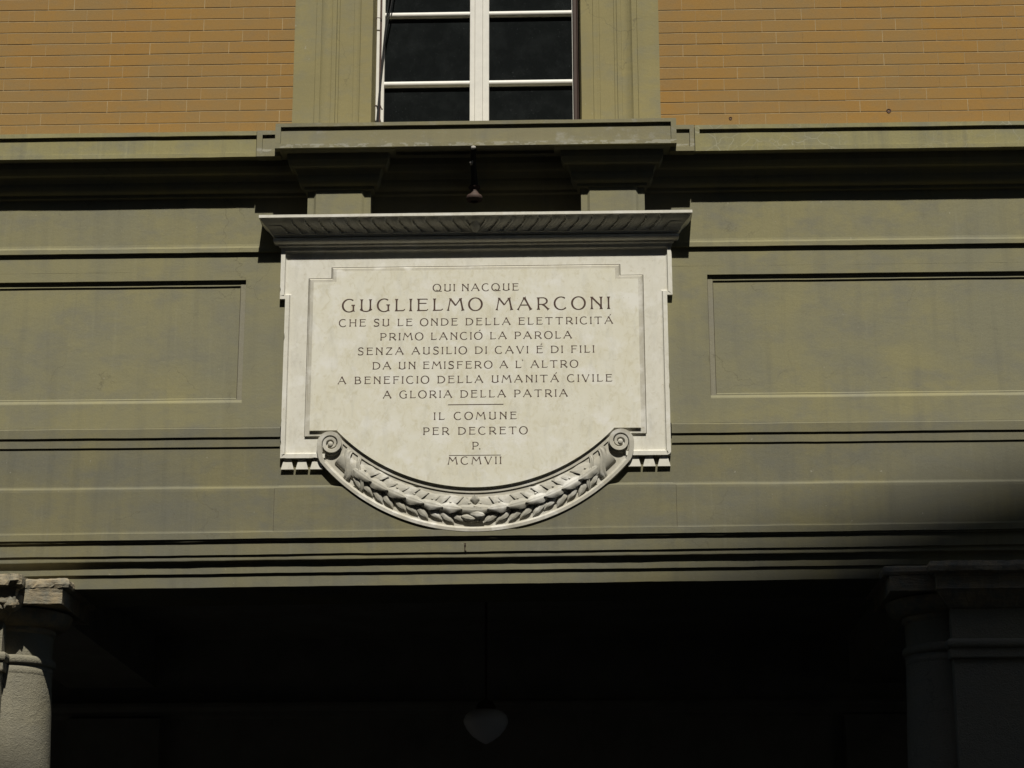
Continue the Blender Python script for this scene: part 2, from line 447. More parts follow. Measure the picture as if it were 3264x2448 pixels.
for sg in (-1, 1):
    mb = MB(); a, b = sorted((sg*1.120, sg*1.2605))
    if sg < 0: recessed_slab(mb, a, b, 6.2552, 6.4155, SD+.0165, .032, 0, .025, .032, .0125)
    else: recessed_slab(mb, a, b, 6.2552, 6.4155, SD+.0165, 0, .026, .025, .027, .0125)
    obj('string_block', mb, M['sill'], pal)
mb = MB(); recessed_slab(mb, -1.146, 1.1555, 6.2795, 6.4335, .245, .031, .030, .0215, .026, .0140, back=-.14)
obj('window_sill', mb, M['sill'], pal)

# --- bed mouldings under the string course, breaking forward over the two pilaster blocks
bed = [(.150, 6.262), (.112, 6.258), (.110, 6.222)]
for i in range(1, 8):
    t = i/7; bed.append((.108-.052*t, 6.218-.066*t-.012*math.sin(2*math.pi*t)))
bed += [(.054, 6.150), (.054, 6.132)]
for i in range(1, 6):
    a = math.pi/2*i/5; bed.append((.026+.026*math.cos(a), 6.128-.036*math.sin(a)))
bed += [(.018, 6.090), (.018, 6.072), (.0, 6.066)]
FZ = .010
PD = .100
def nodes_for(x0, x1):
    ns = [(x0, 0, FZ, 1)]
    for c in (-.7857, .7857):
        if x0 < c < x1:
            l, r = c-.182, c+.182
            ns += [(l, -1, FZ, 1), (l, -1, PD, 1), (r, 1, PD, 1), (r, 1, FZ, 1)]
    return ns+[(x1, 0, FZ, 1)]
mb = MB(); sweep(mb, bed, nodes_for(-XE, XE))
mb.box(-XE, XE, -SD+.02, 0, 6.264, 6.40)
mb.box(-1.08, 1.08, -.215, -SD+.02, 6.284, 6.38)
obj('bed_moulding', mb, M['low'], pal)
for c in (-.7857, .7893):
    mb = MB()
    mb.box(c-.182, c+.182, -PD, 0, 5.906, 6.10)
    mb.grid([[(c-.146, -PD, 5.906), (c-.132, -PD-.0125, 5.906), (c+.132, -PD-.0125, 5.906), (c+.146, -PD, 5.906)],
             [(c-.146, -PD, 6.10), (c-.132, -PD-.0125, 6.10), (c+.132, -PD-.0125, 6.10), (c+.146, -PD, 6.10)]])
    obj('pilaster_block', mb, M['low'], pal)

# --- frieze wall: upper fascia, panel zone, base mouldings  (profile = depth, z)
up_prof = [(FZ, 6.10), (.0085, 5.785), (.0098, 5.772), (.0135, 5.763), (.0168, 5.759), (.0172, 5.7325), (.0, 5.7318), (0, 5.62)]
mb = MB()
for a, b in ((-XE, -1.09), (1.09, XE)):
    extrude(mb, up_prof, a, b)
extrude(mb, [(FZ, 6.10), (FZ, 5.75)], -1.09, 1.09)
obj('frieze_fascia', mb, M['low'], pal)

# panel zone wall with the sunk panels
PX0, PXI = 1.3225, 1.3535
PT, PTI, PBI, PB = 5.5680, 5.5370, 4.8600, 4.8305
for sg in (-1, 1):
    mb = MB()
    # flat wall around the panel
    xs = [1.085, PX0, XE]
    def q(xa, xb, za, zb_, n=1):
        xa, xb = sorted((sg*xa, sg*xb)); kx = max(1, int((xb-xa)/.2)); kz = max(1, int(abs(zb_-za)/.2))
        mb.grid([[(xa+(xb-xa)*i/kx, 0 if True else 0, za+(zb_-za)*j/kz) for j in range(kz+1)] for i in range(kx+1)])
    q(1.085, PX0, 4.69, 5.62); 
    q(PX0, XE, PT, 5.62); q(PX0, XE, 4.69, PB)
    obj('panel_wall', mb, M['low'], pal)
    mb = MB()
    d1, d2 = -.0158, -.0232
    runs = [[(0, PT), (d1, PT-.0005), (d1, PTI), (d2, PTI-.0003), (d2, PBI+.006), (d1-.0015, PBI+.0015), (d1, PBI), (d1, PBI-.008), (-.011, PBI-.012), (-.002, PB+.006), (0, PB)]]
    n = int((XE-PXI)/.09); rows = []
    up_ = lambda d, z: d1 if PBI-.0085 <= z <= PT-.0004 else d
    rows.append([(sg*PX0, 0, z) for d, z in runs[0]])
    rows.append([(sg*(PX0+.0004), -max(up_(d, z), d1), z) for d, z in runs[0]])
    for i in range(n+1):
        x = PXI+(XE-PXI)*i/n
        if i == 0:
            rows.append([(sg*x, -(max(d, d1)), z) for d, z in runs[0]])
            rows.append([(sg*(x+.0003), -d, z) for d, z in runs[0]])
        else:
            rows.append([(sg*x, -d-wob(x, z, .0006), z+wob(x*sg, z, .0012)) for d, z in runs[0]])
    mb.grid(rows)
    sp_o = obj('sunk_panel', mb, M['low'], pal)
    mb = MB(); a, b = sorted((sg*(PX0+.003), sg*(PXI-.0005))); mb.box(a, b, -d1-.0009, -d1+.002, PB+.012, PT-.001); obj('panel_edge', mb, M['low3'], sp_o)
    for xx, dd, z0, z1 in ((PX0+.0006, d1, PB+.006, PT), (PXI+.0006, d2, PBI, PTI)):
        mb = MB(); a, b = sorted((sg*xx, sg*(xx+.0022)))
        mb.box(a, b, -d1-.0006, -d2, z0, z1); obj('joint_shade_line', mb, M['grime_shade'], sp_o)  # thin dark strips painting in shadow and dirt at the panel steps

base_prof = [(.0003, 4.690), (.001, 4.6845), (.0062, 4.6795), (.0065, 4.6295), (-.0020, 4.6293), (-.0020, 4.5748), (-.0095, 4.5746),
             (-.0095, 4.352), (-.008, 4.345), (-.001, 4.339), (.0150, 4.3325), (.0175, 4.327), (.0182, 4.314), (.0182, 4.096), (.0195, 4.089), (.0235, 4.0835)]
mb = MB()
for a, b in ((-XE, -1.0975), (1.0975, XE)): extrude(mb, base_prof, a, b)
# the slab between the two vertical joints below the tablet stands slightly proud
extrude(mb, [(-.003, 4.6), (-.003, 4.349), (.004, 4.342), (.0180, 4.3345)], -1.0975, 1.0975)
def zcut(x): return CO-math.sqrt((RO-.006)**2-x*x) if abs(x) < .86 else 9
extrude_cut = lambda prof, x0, x1: mb.grid([[(x, -d-wob(x+5, z, .0006), min(z+wob(x, z, .0012), zcut(x))) for d, z in prof] for x in [x0+(x1-x0)*i/90 for i in range(91)]])
RO, CO = 1.130, 5.1992
extrude_cut([(.0180, 4.3345), (.0215, 4.329), (.0222, 4.314), (.0222, 4.096), (.0228, 4.089), (.0245, 4.0835)], -1.1162, 1.1130)
for x in (-1.0975, 1.0975): mb.poly([(x, .0095, 4.6), (x, .003, 4.6), (x, .003, 4.345), (x, .0095, 4.345)])
for x in (-1.1162, 1.1130): mb.poly([(x, -.0170, 4.325), (x, -.0222, 4.325), (x, -.0222, 4.09), (x, -.0170, 4.09)])
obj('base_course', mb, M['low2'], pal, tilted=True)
# open joints either side of that slab
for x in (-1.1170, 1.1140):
    mb = MB(); mb.box(x-.0011, x+.0011, -.0231, 0, 4.092, 4.326); obj('joint_shade_line', mb, M['grime_shade'], pal)

arch_prof = [(.0238, 4.0837), (.0295, 4.0828), (.0302, 4.0465), (.0222, 4.0462), (.0222, 4.0346), (.0130, 4.0344), (.0130, 3.9618), (.0047, 3.9616), (.0047, 3.9360), (.0038, 3.9315)]
for i in range(1, 9):
    a = math.pi/2*i/8; arch_prof.append((.0038-.0233*math.sin(a)*.999, 3.9315-.030*(1-math.cos(a))-.0015*i/8))
arch_prof += [(-.0195, 3.8970), (-.0195, 3.8631), (-.0309, 3.8628), (-.0309, 3.7890), (-.0340, 3.7868), (-.56, 3.7868), (-.56, 4.25)]
mb = MB(); extrude(mb, arch_prof, -XE, XE, amp=.0016)
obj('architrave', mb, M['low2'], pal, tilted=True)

# little iron nail in the architrave
mb = MB(); mb.tube([(-.0535, .0, 4.004), (-.0535, -.0205, 4.004), (-.0538, -.0225, 4.000), (-.0545, -.0195, 3.985), (-.056, -.0165, 3.968)], [.0026, .0026, .003, .0026, .0018], 6)
mb.tube([(-.0555, -.0165, 3.970), (-.050, -.0160, 3.966), (-.047, -.0145, 3.966)], .0016, 5)
n0 = len(mb.v); mb.lathe([(.0001, .003), (.005, .002), (.005, -.002), (.0001, -.003)], -.0535, -.0205, 10); mb.v[n0:] = [(x, y, 4.005+z) for x, y, z in mb.v[n0:]]
obj('iron_nail', mb, M['iron'], None, label='small bent iron nail stuck in the moulding below the tablet', category='nail')

# --- portico interior
mb = MB(); mb.box(-XE, XE, .56, 4.6, 4.22, 4.3); obj('portico_ceiling', mb, M['plaster'], pal)
mb = MB(); mb.box(-XE, XE, 4.3, 4.6, -.1, 4.22); mb.box(-XE, -XE+.2, .5, 4.3, -.1, 4.22); mb.box(XE-.2, XE, .5, 4.3, -.1, 4.22)
obj('portico_back_wall', mb, M['plaster'], pal)
mb = MB(); mb.grid([[(x, 4.3-d, z) for d, z in ((0, 3.74), (.09, 3.73), (.09, 3.70), (.05, 3.67), (.05, 3.64), (0, 3.62))] for x in (-XE+.2, XE-.2)])
obj('inner_cornice', mb, M['plaster'], pal)
for x in (-2.94, 2.94):
    mb = MB(); mb.box(x-.33, x+.33, .56, 4.3, 3.86, 4.22); obj('ceiling_beam', mb, M['plaster'], pal)
for x in (-2.9, 2.9):
    mb = MB(); mb.box(x-.35, x+.35, 4.22, 4.31, -.1, 3.62); obj('inner_pilaster', mb, M['plaster'], pal)
mb = MB(); mb.box(-XE, XE, .6, 4.6, 4.305, 13.0); obj('inner_mass', mb, M['dark'], pal)
mb = MB(); mb.box(-1.6, 1.6, -.02+.35, .6, 4.3, 6.3); mb.box(-XE, XE, .05, .6, 4.26, 6.3); obj('wall_core', mb, M['dark'], pal)

# ================================================================== THE MARBLE TABLET
tab = empty('marble_tablet', (0, 0, 4.07), label='cream marble memorial tablet with carved cornice, brown lettering and laurel swag on the stucco wall', category='plaque')
B = .0085          # border plane
# circles
RI, CI = 1.069, 5.3905      # edge of the lettered field
RO, CO = 1.130, 5.1992      # outer edge of the swag
def circ_z(R_, C_, x): return C_-math.sqrt(max(0, R_*R_-x*x))
# body outline
def body_outline():
    xa = .868
    a1 = math.asin(xa/RO)
    arc_pts = [(RO*math.sin(-a1+2*a1*i/60), CO-RO*math.cos(-a1+2*a1*i/60)) for i in range(61)]
    arc_pts = [(x*.992, CO-(CO-z)*.992) for x, z in arc_pts]
    return [(-1.089, 4.499), (arc_pts[0][0], 4.499)] + arc_pts[1:-1] + [(arc_pts[-1][0], 4.499), (1.089, 4.499), (1.089, 5.441), (1.1205, 5.441), (1.1205, 5.757), (-1.1205, 5.757), (-1.1205, 5.441), (-1.089, 5.441)]
mb = MB(); mb.prism(body_outline(), -B, .012); slab = obj('slab', mb, M['border'], tab)
# raised edge fillet + cove, left and right
edge = [(-.84, 4.4985), (-1.0905, 4.4985), (-1.0905, 5.4402), (-1.1215, 5.4402), (-1.1215, 5.756), (0, 5.756), (1.1215, 5.756), (1.1215, 5.4402), (1.0905, 5.4402), (1.0905, 4.4985), (.84, 4.4985)]
TF = .0265
def dens(pts, step=.05):
    out = [pts[0]]
    for a, b in zip(pts, pts[1:]):
        n = max(1, int((Vector(b)-Vector(a)).length/step))
        out += [(a[0]+(b[0]-a[0])*i/n, a[1]+(b[1]-a[1])*i/n) for i in range(1, n+1)]
    return out
mb = MB()
levels = [(0, -.012), (0, TF)]
for i, (o_, d) in enumerate([(-.0240, TF), (-.0245, TF-.006), (-.0262, TF-.012), (-.0295, B+.002), (-.035, B+.0003), (-.038, B-.001)]): levels.append((o_, d))
edge_d = dens(edge, .018)
def chipped(o_):
    out = []
    for (x, z), (x2, z2) in zip(offset(edge_d, o_), offset(edge_d, o_-.012)):
        n_ = noise.noise((x*33, z*33, 2.7)); c = .05*n_ + (.42*max(0, n_-.42)/.3)
        out.append((x+(x2-x)*c, z+(z2-z)*c))
    return out
mb.grid([[(x, -d, z) for x, z in (chipped(o_) if o_ == 0 else offset(edge_d, o_))] for o_, d in levels])
obj('edge_fillet', mb, M['border'], tab)

e1 = [p for p in edge[1:-1] if True]; e1 = [(-1.0905, 4.53)]+edge[2:9]+[(1.0905, 4.53)]
mb = MB(); mb.grid([[(x, -TF+.0040, z) for x, z in offset(e1, -.0237)], [(x, -TF+.0052, z) for x, z in offset(e1, -.0252)]]); obj('grime_shade_line', mb, M['grime_shade'], tab)
# lettered field (raised), following its notched outline
a1 = math.asin(.777/RI)
arcp = [(RI*math.sin(-a1+2*a1*i/64), CI-RI*math.cos(-a1+2*a1*i/64)) for i in range(65)]
field = [(-.9290, 4.6555)] + arcp + [(.9265, 4.6555), (.9265, 5.5365), (.7960, 5.5365), (.7960, 5.6020), (-.7985, 5.6020), (-.7985, 5.5365), (-.9290, 5.5365)]
FT = .0310; FS = .0185; GD = .0125
nA = len(arcp)
def is_low(i): return i <= nA+1
closed = field+[field[0]]
def off_closed(pts, d):
    n = len(pts); out = []
    for i in range(n):
        p = Vector(pts[i]); a = Vector(pts[i-1]); c = Vector(pts[(i+1) % n])
        t1 = (p-a).normalized(); t2 = (c-p).normalized()
        n1 = Vector((t1.y, -t1.x)); n2 = Vector((t2.y, -t2.x)); b_ = (n1+n2).normalized()
        out.append(tuple(p+b_*d/max(.35, b_.dot(n1))))
    return out
S = off_closed(field, .0285); S1 = off_closed(field, .0195); S2 = off_closed(field, .003)
rings = []
rings.append([(x, -(B-.004), z) for x, z in S])
rings.append([(x, -(FS if is_low(i) else B+.0008), z) for i, (x, z) in enumerate(S)])
rings.append([(x, -(FS+.0001 if is_low(i) else FT-.0105), z) for i, (x, z) in enumerate(S1)])
rings.append([(x, -(FS+.0002 if is_low(i) else FT-.0100), z) for i, (x, z) in enumerate(S2)])
rings.append([(x, -(FS+.0005 if is_low(i) else FT-.0092), z) for i, (x, z) in enumerate(field)])
rings.append([(x, -FT, z) for x, z in field])
mb = MB(); mb.grid([r for r in rings], True); obj('field_moulding', mb, M['arcstone'], tab)
mb = MB(); mb.poly([(x, -FT, z) for x, z in field]); obj('lettered_field', mb, M['marble'], tab, fix=False)
# painted ribbon for the step's shadow and dirt round the moulding (top and sides)
gl = [S[nA+1], S[nA+2], S[nA+3], S[nA+4], S[nA+5], S[nA+6], S[nA+7], S[0]]
gl2 = offset(gl, -.0034)
mb = MB(); mb.grid([[(x, -B-.0011, z) for x, z in gl], [(x, -B-.0011, z) for x, z in gl2]]); obj('grime_shade_line', mb, M['grime_shade'], tab)
f2 = [field[nA+1], field[nA+2], field[nA+3], field[nA+4], field[nA+5], field[nA+6], field[nA+7], field[0]]

# cornice of the tablet
cprof = [(-.03, 5.7350), (.0006, 5.7352), (.0006, 5.7480), (.004, 5.7520), (.013, 5.7560), (.0135, 5.7660), (.020, 5.7675)]
for i in range(1, 9):
    a = math.pi*(i/8)-math.pi/2; cprof.append((.026+.0165*math.cos(a), 5.7850+.0170*math.sin(a)))
cprof += [(.0265, 5.8035), (.043, 5.8040), (.043, 5.8120), (.050, 5.8160)]
cy0 = len(cprof)
NCY = 16
for i in range(NCY+1):
    t = i/NCY; cprof.append((.050+.0600*(t - .045*math.sin(2*math.pi*t)), 5.8170+.0735*(t+.02*math.sin(2*math.pi*t))))
cprof += [(.1165, 5.8920), (.1175, 5.8935), (.1175, 5.9100), (-.03, 5.9105)]
CF = .0255
EX = 1.1225
def leaf_rel(x, t):
    """slanting water-leaf carving, mirrored about the middle"""
    u = abs(x)/.0767 - .75*t - .25*math.sin(math.pi*t)*t
    f = u-math.floor(u)
    env = math.sin(math.pi*min(1, max(0, t*1.02)))**.55
    h = -.0115*(f**2.2) + .0015*math.exp(-((f-.4)/.08)**2) + .0012*math.sin(f*25)*(f < .8)
    if f > .92: h -= .007*(f-.92)/.08
    return h*env*min(1, max(0, (EX+.03-abs(x))/.06))
mb = MB()
xs = [-EX]; x = -EX+.004
n = int(2*EX/.0064); xs = [-EX+2*EX*i/n for i in range(n+1)]
rows = []
def crow(x, sg, d, k_, rel=True):
    r = []
    for j, (o_, z) in enumerate(cprof):
        rel_ = leaf_rel(x+sg*o_, (j-cy0)/NCY) if rel and cy0 <= j <= cy0+NCY else 0
        r.append((x+sg*o_, -(d+k_*(o_+rel_)), z+wob(x, z, .0005)))
    return r
rows.append(crow(-EX, -1, -.02, 0, False)); rows.append(crow(-EX, -1, CF, 1, False))
for x in xs[1:-1]: rows.append(crow(x, 0, CF, 1))
rows.append(crow(EX, 1, CF, 1, False)); rows.append(crow(EX, 1, -.02, 0, False))
mb.grid(rows)
corn = obj('tablet_cornice', mb, M['border'], tab)
mb = MB(); mb.poly([(-EX-.116, -.003, 5.9112), (EX+.116, -.003, 5.9112), (EX+.116, -CF-.1145, 5.9112), (-EX-.116, -CF-.1145, 5.9112)]); obj('bounce_damper', mb, M['dull_dark'], corn)  # unseen dark weathered sheet, added to cut sun bounced up to the sill
# central leaf of the cornice
def leaf_mesh(mb, P, U, V, Nn, L, Wd, H, curl=0, wavy=0, crease=.22, nu=14, nv=8, seed=0, tipdrop=0, lift=0, side=0, base=.002, rim=0, point=.72):
    """leaf lying along U from P, across V, standing off along Nn: a bowed sheet with a midrib, lifted towards its pointed tip"""
    rows = []; back = []
    for i in range(nu+1):
        u = i/nu
        wd = Wd*.5*(max(0, math.sin(math.pi*u**(.97 if point < .9 else .8)))**point*(1-.12*u) + .06*(1-u)) + .0006
        wd *= 1+wavy*math.sin(u*15+seed)
        r = []; r2 = []
        for j in range(nv+1):
            v = -1+2*j/nv
            h = base + lift*u**1.2 - tipdrop*max(0, u-.75)/.25
            h += H*(1-abs(v)**1.8)*(.55+.45*math.sin(math.pi*min(1, u*1.05)))*(1-.35*u)
            h -= crease*H*math.exp(-(v/.11)**2)
            h += side*v*math.sin(math.pi*u)
            h += rim*math.sin(u*12+seed)*abs(v)**3
            p = P+U*(L*u)+V*(v*wd+curl*L*u*u)+Nn*h
            r.append(p); r2.append(p-Nn*.0035+V*(-v*.0015))
        rows.append(r); back.append(r2)
    mb.grid(rows); mb.grid(back)
    mb.grid([[r[0] for r in rows], [r[0] for r in back]]); mb.grid([[r[-1] for r in rows], [r[-1] for r in back]])
mb = MB()
leaf_mesh(mb, Vector((0, -CF-.050, 5.8150)), Vector((0, -.60, .80)), Vector((1, 0, 0)), Vector((0, -.80, -.60)), .078, .055, .007, wavy=.1)
obj('centre_leaf', mb, M['border'], corn, smooth=True)

# swag: border plane is the slab; outer fillet, inner leaves
OW = .0265
ao = math.asin(.8585/RO)
op = [(RO*math.sin(-ao+2*ao*i/80), CO-RO*math.cos(-ao+2*ao*i/80)) for i in range(81)]
mb = MB()
def opo(d): return [(x*(RO-d)/RO, CO-(CO-z)*(RO-d)/RO) for x, z in op]
DF = .031
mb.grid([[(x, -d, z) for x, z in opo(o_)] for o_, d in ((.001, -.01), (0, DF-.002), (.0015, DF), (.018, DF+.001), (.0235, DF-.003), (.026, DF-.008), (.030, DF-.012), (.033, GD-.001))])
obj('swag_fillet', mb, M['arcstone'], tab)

# volutes: the outer fillet rolls up into a spiral
def volute(sg):
    cx, cz = sg*.8075, 4.5795
    mb = MB()
    mb.lathe([(.0655, -.0), (.0655, .0205), (.058, .0215), (.0005, .0215)], 0, 0, 48)
    mb.v = [(cx+x, -z, cz+y) for x, y, z in mb.v]
    # centre line of the band: angle measured from the outer side, turning over the top inwards
    ctl = [(-.62, None), ]
    pts = []
    turns = 3.6*math.pi; n = 150
    for i in range(n+1):
        t = i/n; a = -.35*math.pi*0 + turns*t
        r = .0635-.0475*(t**.92)
        wd = .0285*(1-.55*t)
        dep = DF+.010-.009*t
        ang = math.pi-a          # on the left-hand volute: start at the outer (left) side, go over the top
        pts.append((r*math.cos(ang), r*math.sin(ang), wd, dep))
    # lead-in up the side from the fillet
    lead = []
    for i in range(16):
        t = i/16
        p0 = Vector((-.0409, -.1065)); p1 = Vector((-.0655, -.076)); p2 = Vector((-.0635, 0))
        p = p0*(1-t)**2+p1*2*t*(1-t)+p2*t*t
        lead.append((p.x, p.y, .0265+.002*t, DF+.001+.009*t))
    pts = lead+pts
    rows = []
    for i, (x, z, wd, dep) in enumerate(pts):
        a_ = pts[max(0, i-1)]; c_ = pts[min(len(pts)-1, i+1)]
        t = Vector((c_[0]-a_[0], c_[1]-a_[1])).normalized(); nn = Vector((-t.y, t.x))   # outwards
        row = []
        for u, dd in ((1, -.022), (1, -.002), (.93, 0), (-.72, -.0012), (-.97, -.004), (-1, -.020)):
            row.append(((cx+(-sg)*(x+nn.x*wd/2*u)), -(dep+dd), cz+z+nn.y*wd/2*u))
        rows.append(row)
    mb.grid(rows)
    s0 = len(mb.v); re = .0145
    mb.lathe([(re, .018), (re, .0345), (re*.8, .0375), (re*.4, .039), (.0002, .0395)], 0, 0, 24)
    for i in range(s0, len(mb.v)): x, y, z = mb.v[i]; mb.v[i] = (cx+x+sg*.002, -z, cz+y-.003)
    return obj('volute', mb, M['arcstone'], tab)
for sg in (-1, 1): volute(sg)

# ground of the swag
gx = [(RI*math.sin(-a1+2*a1*i/40), CI-RI*math.cos(-a1+2*a1*i/40)) for i in range(41)]
mb = MB(); mb.poly([(x, -GD, z) for x, z in opo(.030)[::2]+gx[::-1]]); obj('swag_ground', mb, M['arcstone'], tab, fix=False)
# garland of laurel
gar = empty('laurel_garland', (0, 0, 4.2)); gar.parent = tab; gar.matrix_parent_inverse = Matrix.Translation((0, 0, 4.07)).inverted()
gar['label'] = 'carved laurel leaf garland filling the curved foot of the tablet'
RIN, ROUT = RI+.030, RO-.032
O0 = Vector((0, 0, 5.295))
def station(a):
    """a: angle from straight down (negative = left). returns point on mid line, tangent towards +a, outward, half width"""
    d = Vector((math.sin(a), 0, -math.cos(a)))
    def hit(R_, C_):
        e = O0.z-C_     # origin offset
        # |(0,e)+t d|=R
        bq = e*d.z; return -bq+math.sqrt(bq*bq-(e*e-R_*R_))
    t0, t1 = hit(RIN, CI), hit(ROUT, CO)
    t = (t0+t1)/2
    return O0+d*t, Vector((math.cos(a), 0, math.sin(a))), d, (t1-t0)/2
N_ = Vector((0, -1, 0))
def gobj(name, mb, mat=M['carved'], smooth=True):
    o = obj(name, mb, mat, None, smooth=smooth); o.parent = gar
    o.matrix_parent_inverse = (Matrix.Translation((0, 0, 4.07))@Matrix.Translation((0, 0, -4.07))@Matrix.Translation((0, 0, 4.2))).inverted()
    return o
AMAX = .70
for sg in (-1, 1):
    # sg -1: left half, tips point towards +a (middle)
    # lower row first (deepest), then upper, then centre
    n = 11
    for i in range(n):
        a = AMAX*.93*(i+.9)/n
        P, T, O, hw = station(sg*a); T = T*(-sg)
        ang = .52+random.uniform(-.08, .08); sc = .55+.45*min(1, hw/.05)
        U = (T*math.cos(ang)+O*math.sin(ang)).normalized(); V = U.cross(N_).normalized()
        mb = MB(); L = .122*sc*random.uniform(.94, 1.06)
        st = P+O*(hw*.02)-T*.012+N_*(B-.002)
        leaf_mesh(mb, Vector((st.x, -GD, st.z)), U, V, N_, L, .056*sc, .012, curl=.10*sg*(-1), wavy=.05, seed=i*3+sg, lift=.008, tipdrop=.006, side=-.007*sg, rim=.0015, point=.95)
        gobj('leaf', mb)
    for i in range(n):
        a = AMAX*.93*(i+.55)/n
        P, T, O, hw = station(sg*a); T = T*(-sg)
        ang = .78+random.uniform(-.06, .06); sc = .6+.4*min(1, hw/.05)
        U = (T*math.cos(ang)-O*math.sin(ang)).normalized(); V = U.cross(N_).normalized()
        mb = MB(); L = .140*sc*random.uniform(.95, 1.05)
        st = P-T*.040-O*(hw*.0)
        leaf_mesh(mb, Vector((st.x, -GD, st.z)), U, V, N_, L, .084*sc, .006, curl=-.30*sg, wavy=.03, seed=i*5+sg, crease=.25, lift=.013, tipdrop=.006, side=-.011*sg, rim=.001, point=1.05)
        gobj('leaf', mb)
    n2 = 7
    for i in reversed(range(n2)):
        a0, = (AMAX*.97*(i+1)/n2,)
        P, T, O, hw = station(sg*a0); T = T*(-sg); sc = .66+.34*min(1, hw/.05)
        P2, _, _, _ = station(sg*(a0-AMAX*.97/n2)); 
        U = (P2-P).normalized(); U = (U+T*.2).normalized(); V = U.cross(N_).normalized()
        mb = MB(); L = (P2-P).length*1.36
        leaf_mesh(mb, Vector((P.x, -GD-.009, P.z)), U, V, N_, L, .064*sc, .017, wavy=.05, seed=i*7+sg, crease=.16, nu=20, nv=12, lift=.019, tipdrop=.002, side=-.005*sg, rim=.0022)
        # undercut skirt so the leaf casts a hard shadow
        gobj('leaf', mb)
        for dO, dT, rb in ((.026, -.03, .0085), (-.030, -.035, .0075)):
            c = P2+O*dO*sc+T*dT
            mb = MB(); mb.lathe([(rb*math.sin(math.pi*q_/8)+1e-5, -rb*math.cos(math.pi*q_/8)) for q_ in range(9)], 0, 0, 12)
            mb.v = [(c.x+x, -GD-.016-y, c.z+z) for x, y, z in mb.v]; gobj('berry', mb)
    # ribbon wound round the end of the garland
    for a, wv, sl in ((.705, .050, .045), (.622, .030, .060)):
        P, T, O, hw = station(sg*a); T = T*(-sg)
        rows = []
        for i in range(15):
            u = -1+2*i/14
            h = .026*math.sqrt(max(0, 1-u*u*.93))
            c = P+O*(u*hw*1.02)+T*(sl*u)+T*.012*math.sin(u*3)
            row = []
            for j in range(7):
                v_ = -1+2*j/6
                row.append(c+T*(wv*.5*v_*(1-.25*abs(u)))+N_*(GD+h-.003*v_*v_-.0035*math.sin(v_*6+u*3)*(1-.3*u)))
            rows.append(row)
        mb = MB(); mb.grid(rows); gobj('ribbon', mb)
    # stem body under the ribbons
    rows = []
    for i in range(12):
        a = .76-.16*i/11; P, T, O, hw = station(sg*a)
        rows.append([P+O*(hw*.62*math.cos(q_))+N_*(GD+.022*math.sin(q_)) for q_ in [math.pi*j/8 for j in range(9)]])
    mb = MB(); mb.grid(rows); gobj('stem', mb)
# leaves where the two halves meet
for (x, z, ang, L, wd, H, dd) in ((-.028, 4.195, .1, .10, .05, .024, .006), (.005, 4.165, -.15, .085, .052, .026, .010), (.03, 4.19, 2.6, .07, .045, .02, .008), (-.045, 4.150, -.25, .08, .04, .022, .004), (0, 4.245, 1.6, .05, .05, .02, .006)):
    U = Vector((math.cos(ang), 0, math.sin(ang))); V = U.cross(N_)
    mb = MB(); leaf_mesh(mb, Vector((x, -GD-dd, z))-U*L*.4, U, V, N_, L, wd, H*.6, wavy=.08, seed=x*90, lift=.012, base=.010); gobj('leaf', mb)

# guttae under the tablet corners
for sg in (-1, 1):
    for x0, x1 in ((1.0862, 1.0143), (1.0037, .9335), (.9231, .8500)):
        a, b = sorted((sg*x0, sg*x1)); mb = MB()
        t, bt = 4.4985, 4.4368; d0, d1 = .0130, .0150; ins = .0165
        mb.grid([[(a+ins, .004, t), (a+ins, -d0, t), (b-ins, -d0, t), (b-ins, .004, t)], [(a, .004, bt), (a, -d1, bt), (b, -d1, bt), (b, .004, bt)]])
        mb.poly([(a, .004, bt), (a, -d1, bt), (b, -d1, bt), (b, .004, bt)])
        obj('gutta', mb, M['border'], tab)

# ------------------------------------------------------------------ lettering (brown painted letters)
def ell(cx, cy, rx, ry, a0, a1, n=18): return [(cx+rx*math.cos(R(a0+(a1-a0)*i/n)), cy+ry*math.sin(R(a0+(a1-a0)*i/n))) for i in range(n+1)]
def spl(pts, n=6):
    out = []
    P = [pts[0]]+list(pts)+[pts[-1]]
    for i in range(1, len(P)-2):
        for j in range(n):
            t = j/n; p0, p1, p2, p3 = P[i-1:i+3]
            out.append(tuple(.5*((2*p1[c])+(-p0[c]+p2[c])*t+(2*p0[c]-5*p1[c]+4*p2[c]-p3[c])*t*t+(-p0[c]+3*p1[c]-3*p2[c]+p3[c])*t**3) for c in (0, 1)))
    return out+[pts[-1]]
ST, TH = .152, .072
def stem(x, y0=0, y1=1, w_=ST, x2=None): return ('s', (x, y0), (x if x2 is None else x2, y1), w_)
def thin(*pts, w_=TH): return ('t', list(pts), w_)
def bowl(pts, f): return ('b', pts, f)
def vw(mx=.155, mn=.07):          # stroke weight from direction: heavy when upright
    return lambda dx, dy: mn+(mx-mn)*abs(dy)**1.6
O_ = lambda cx: bowl(ell(cx, .5, .5, .52, 0, 360, 30), vw())
Cc = bowl(ell(.55, .5, .5, .52, 52, 318, 24), vw(.15))
P_ = bowl([(.08, .965)]+[(.45, .97)]+ell(.48, .70, .33, .27, 90, -90, 12)+[(.2, .43)], vw(.14))
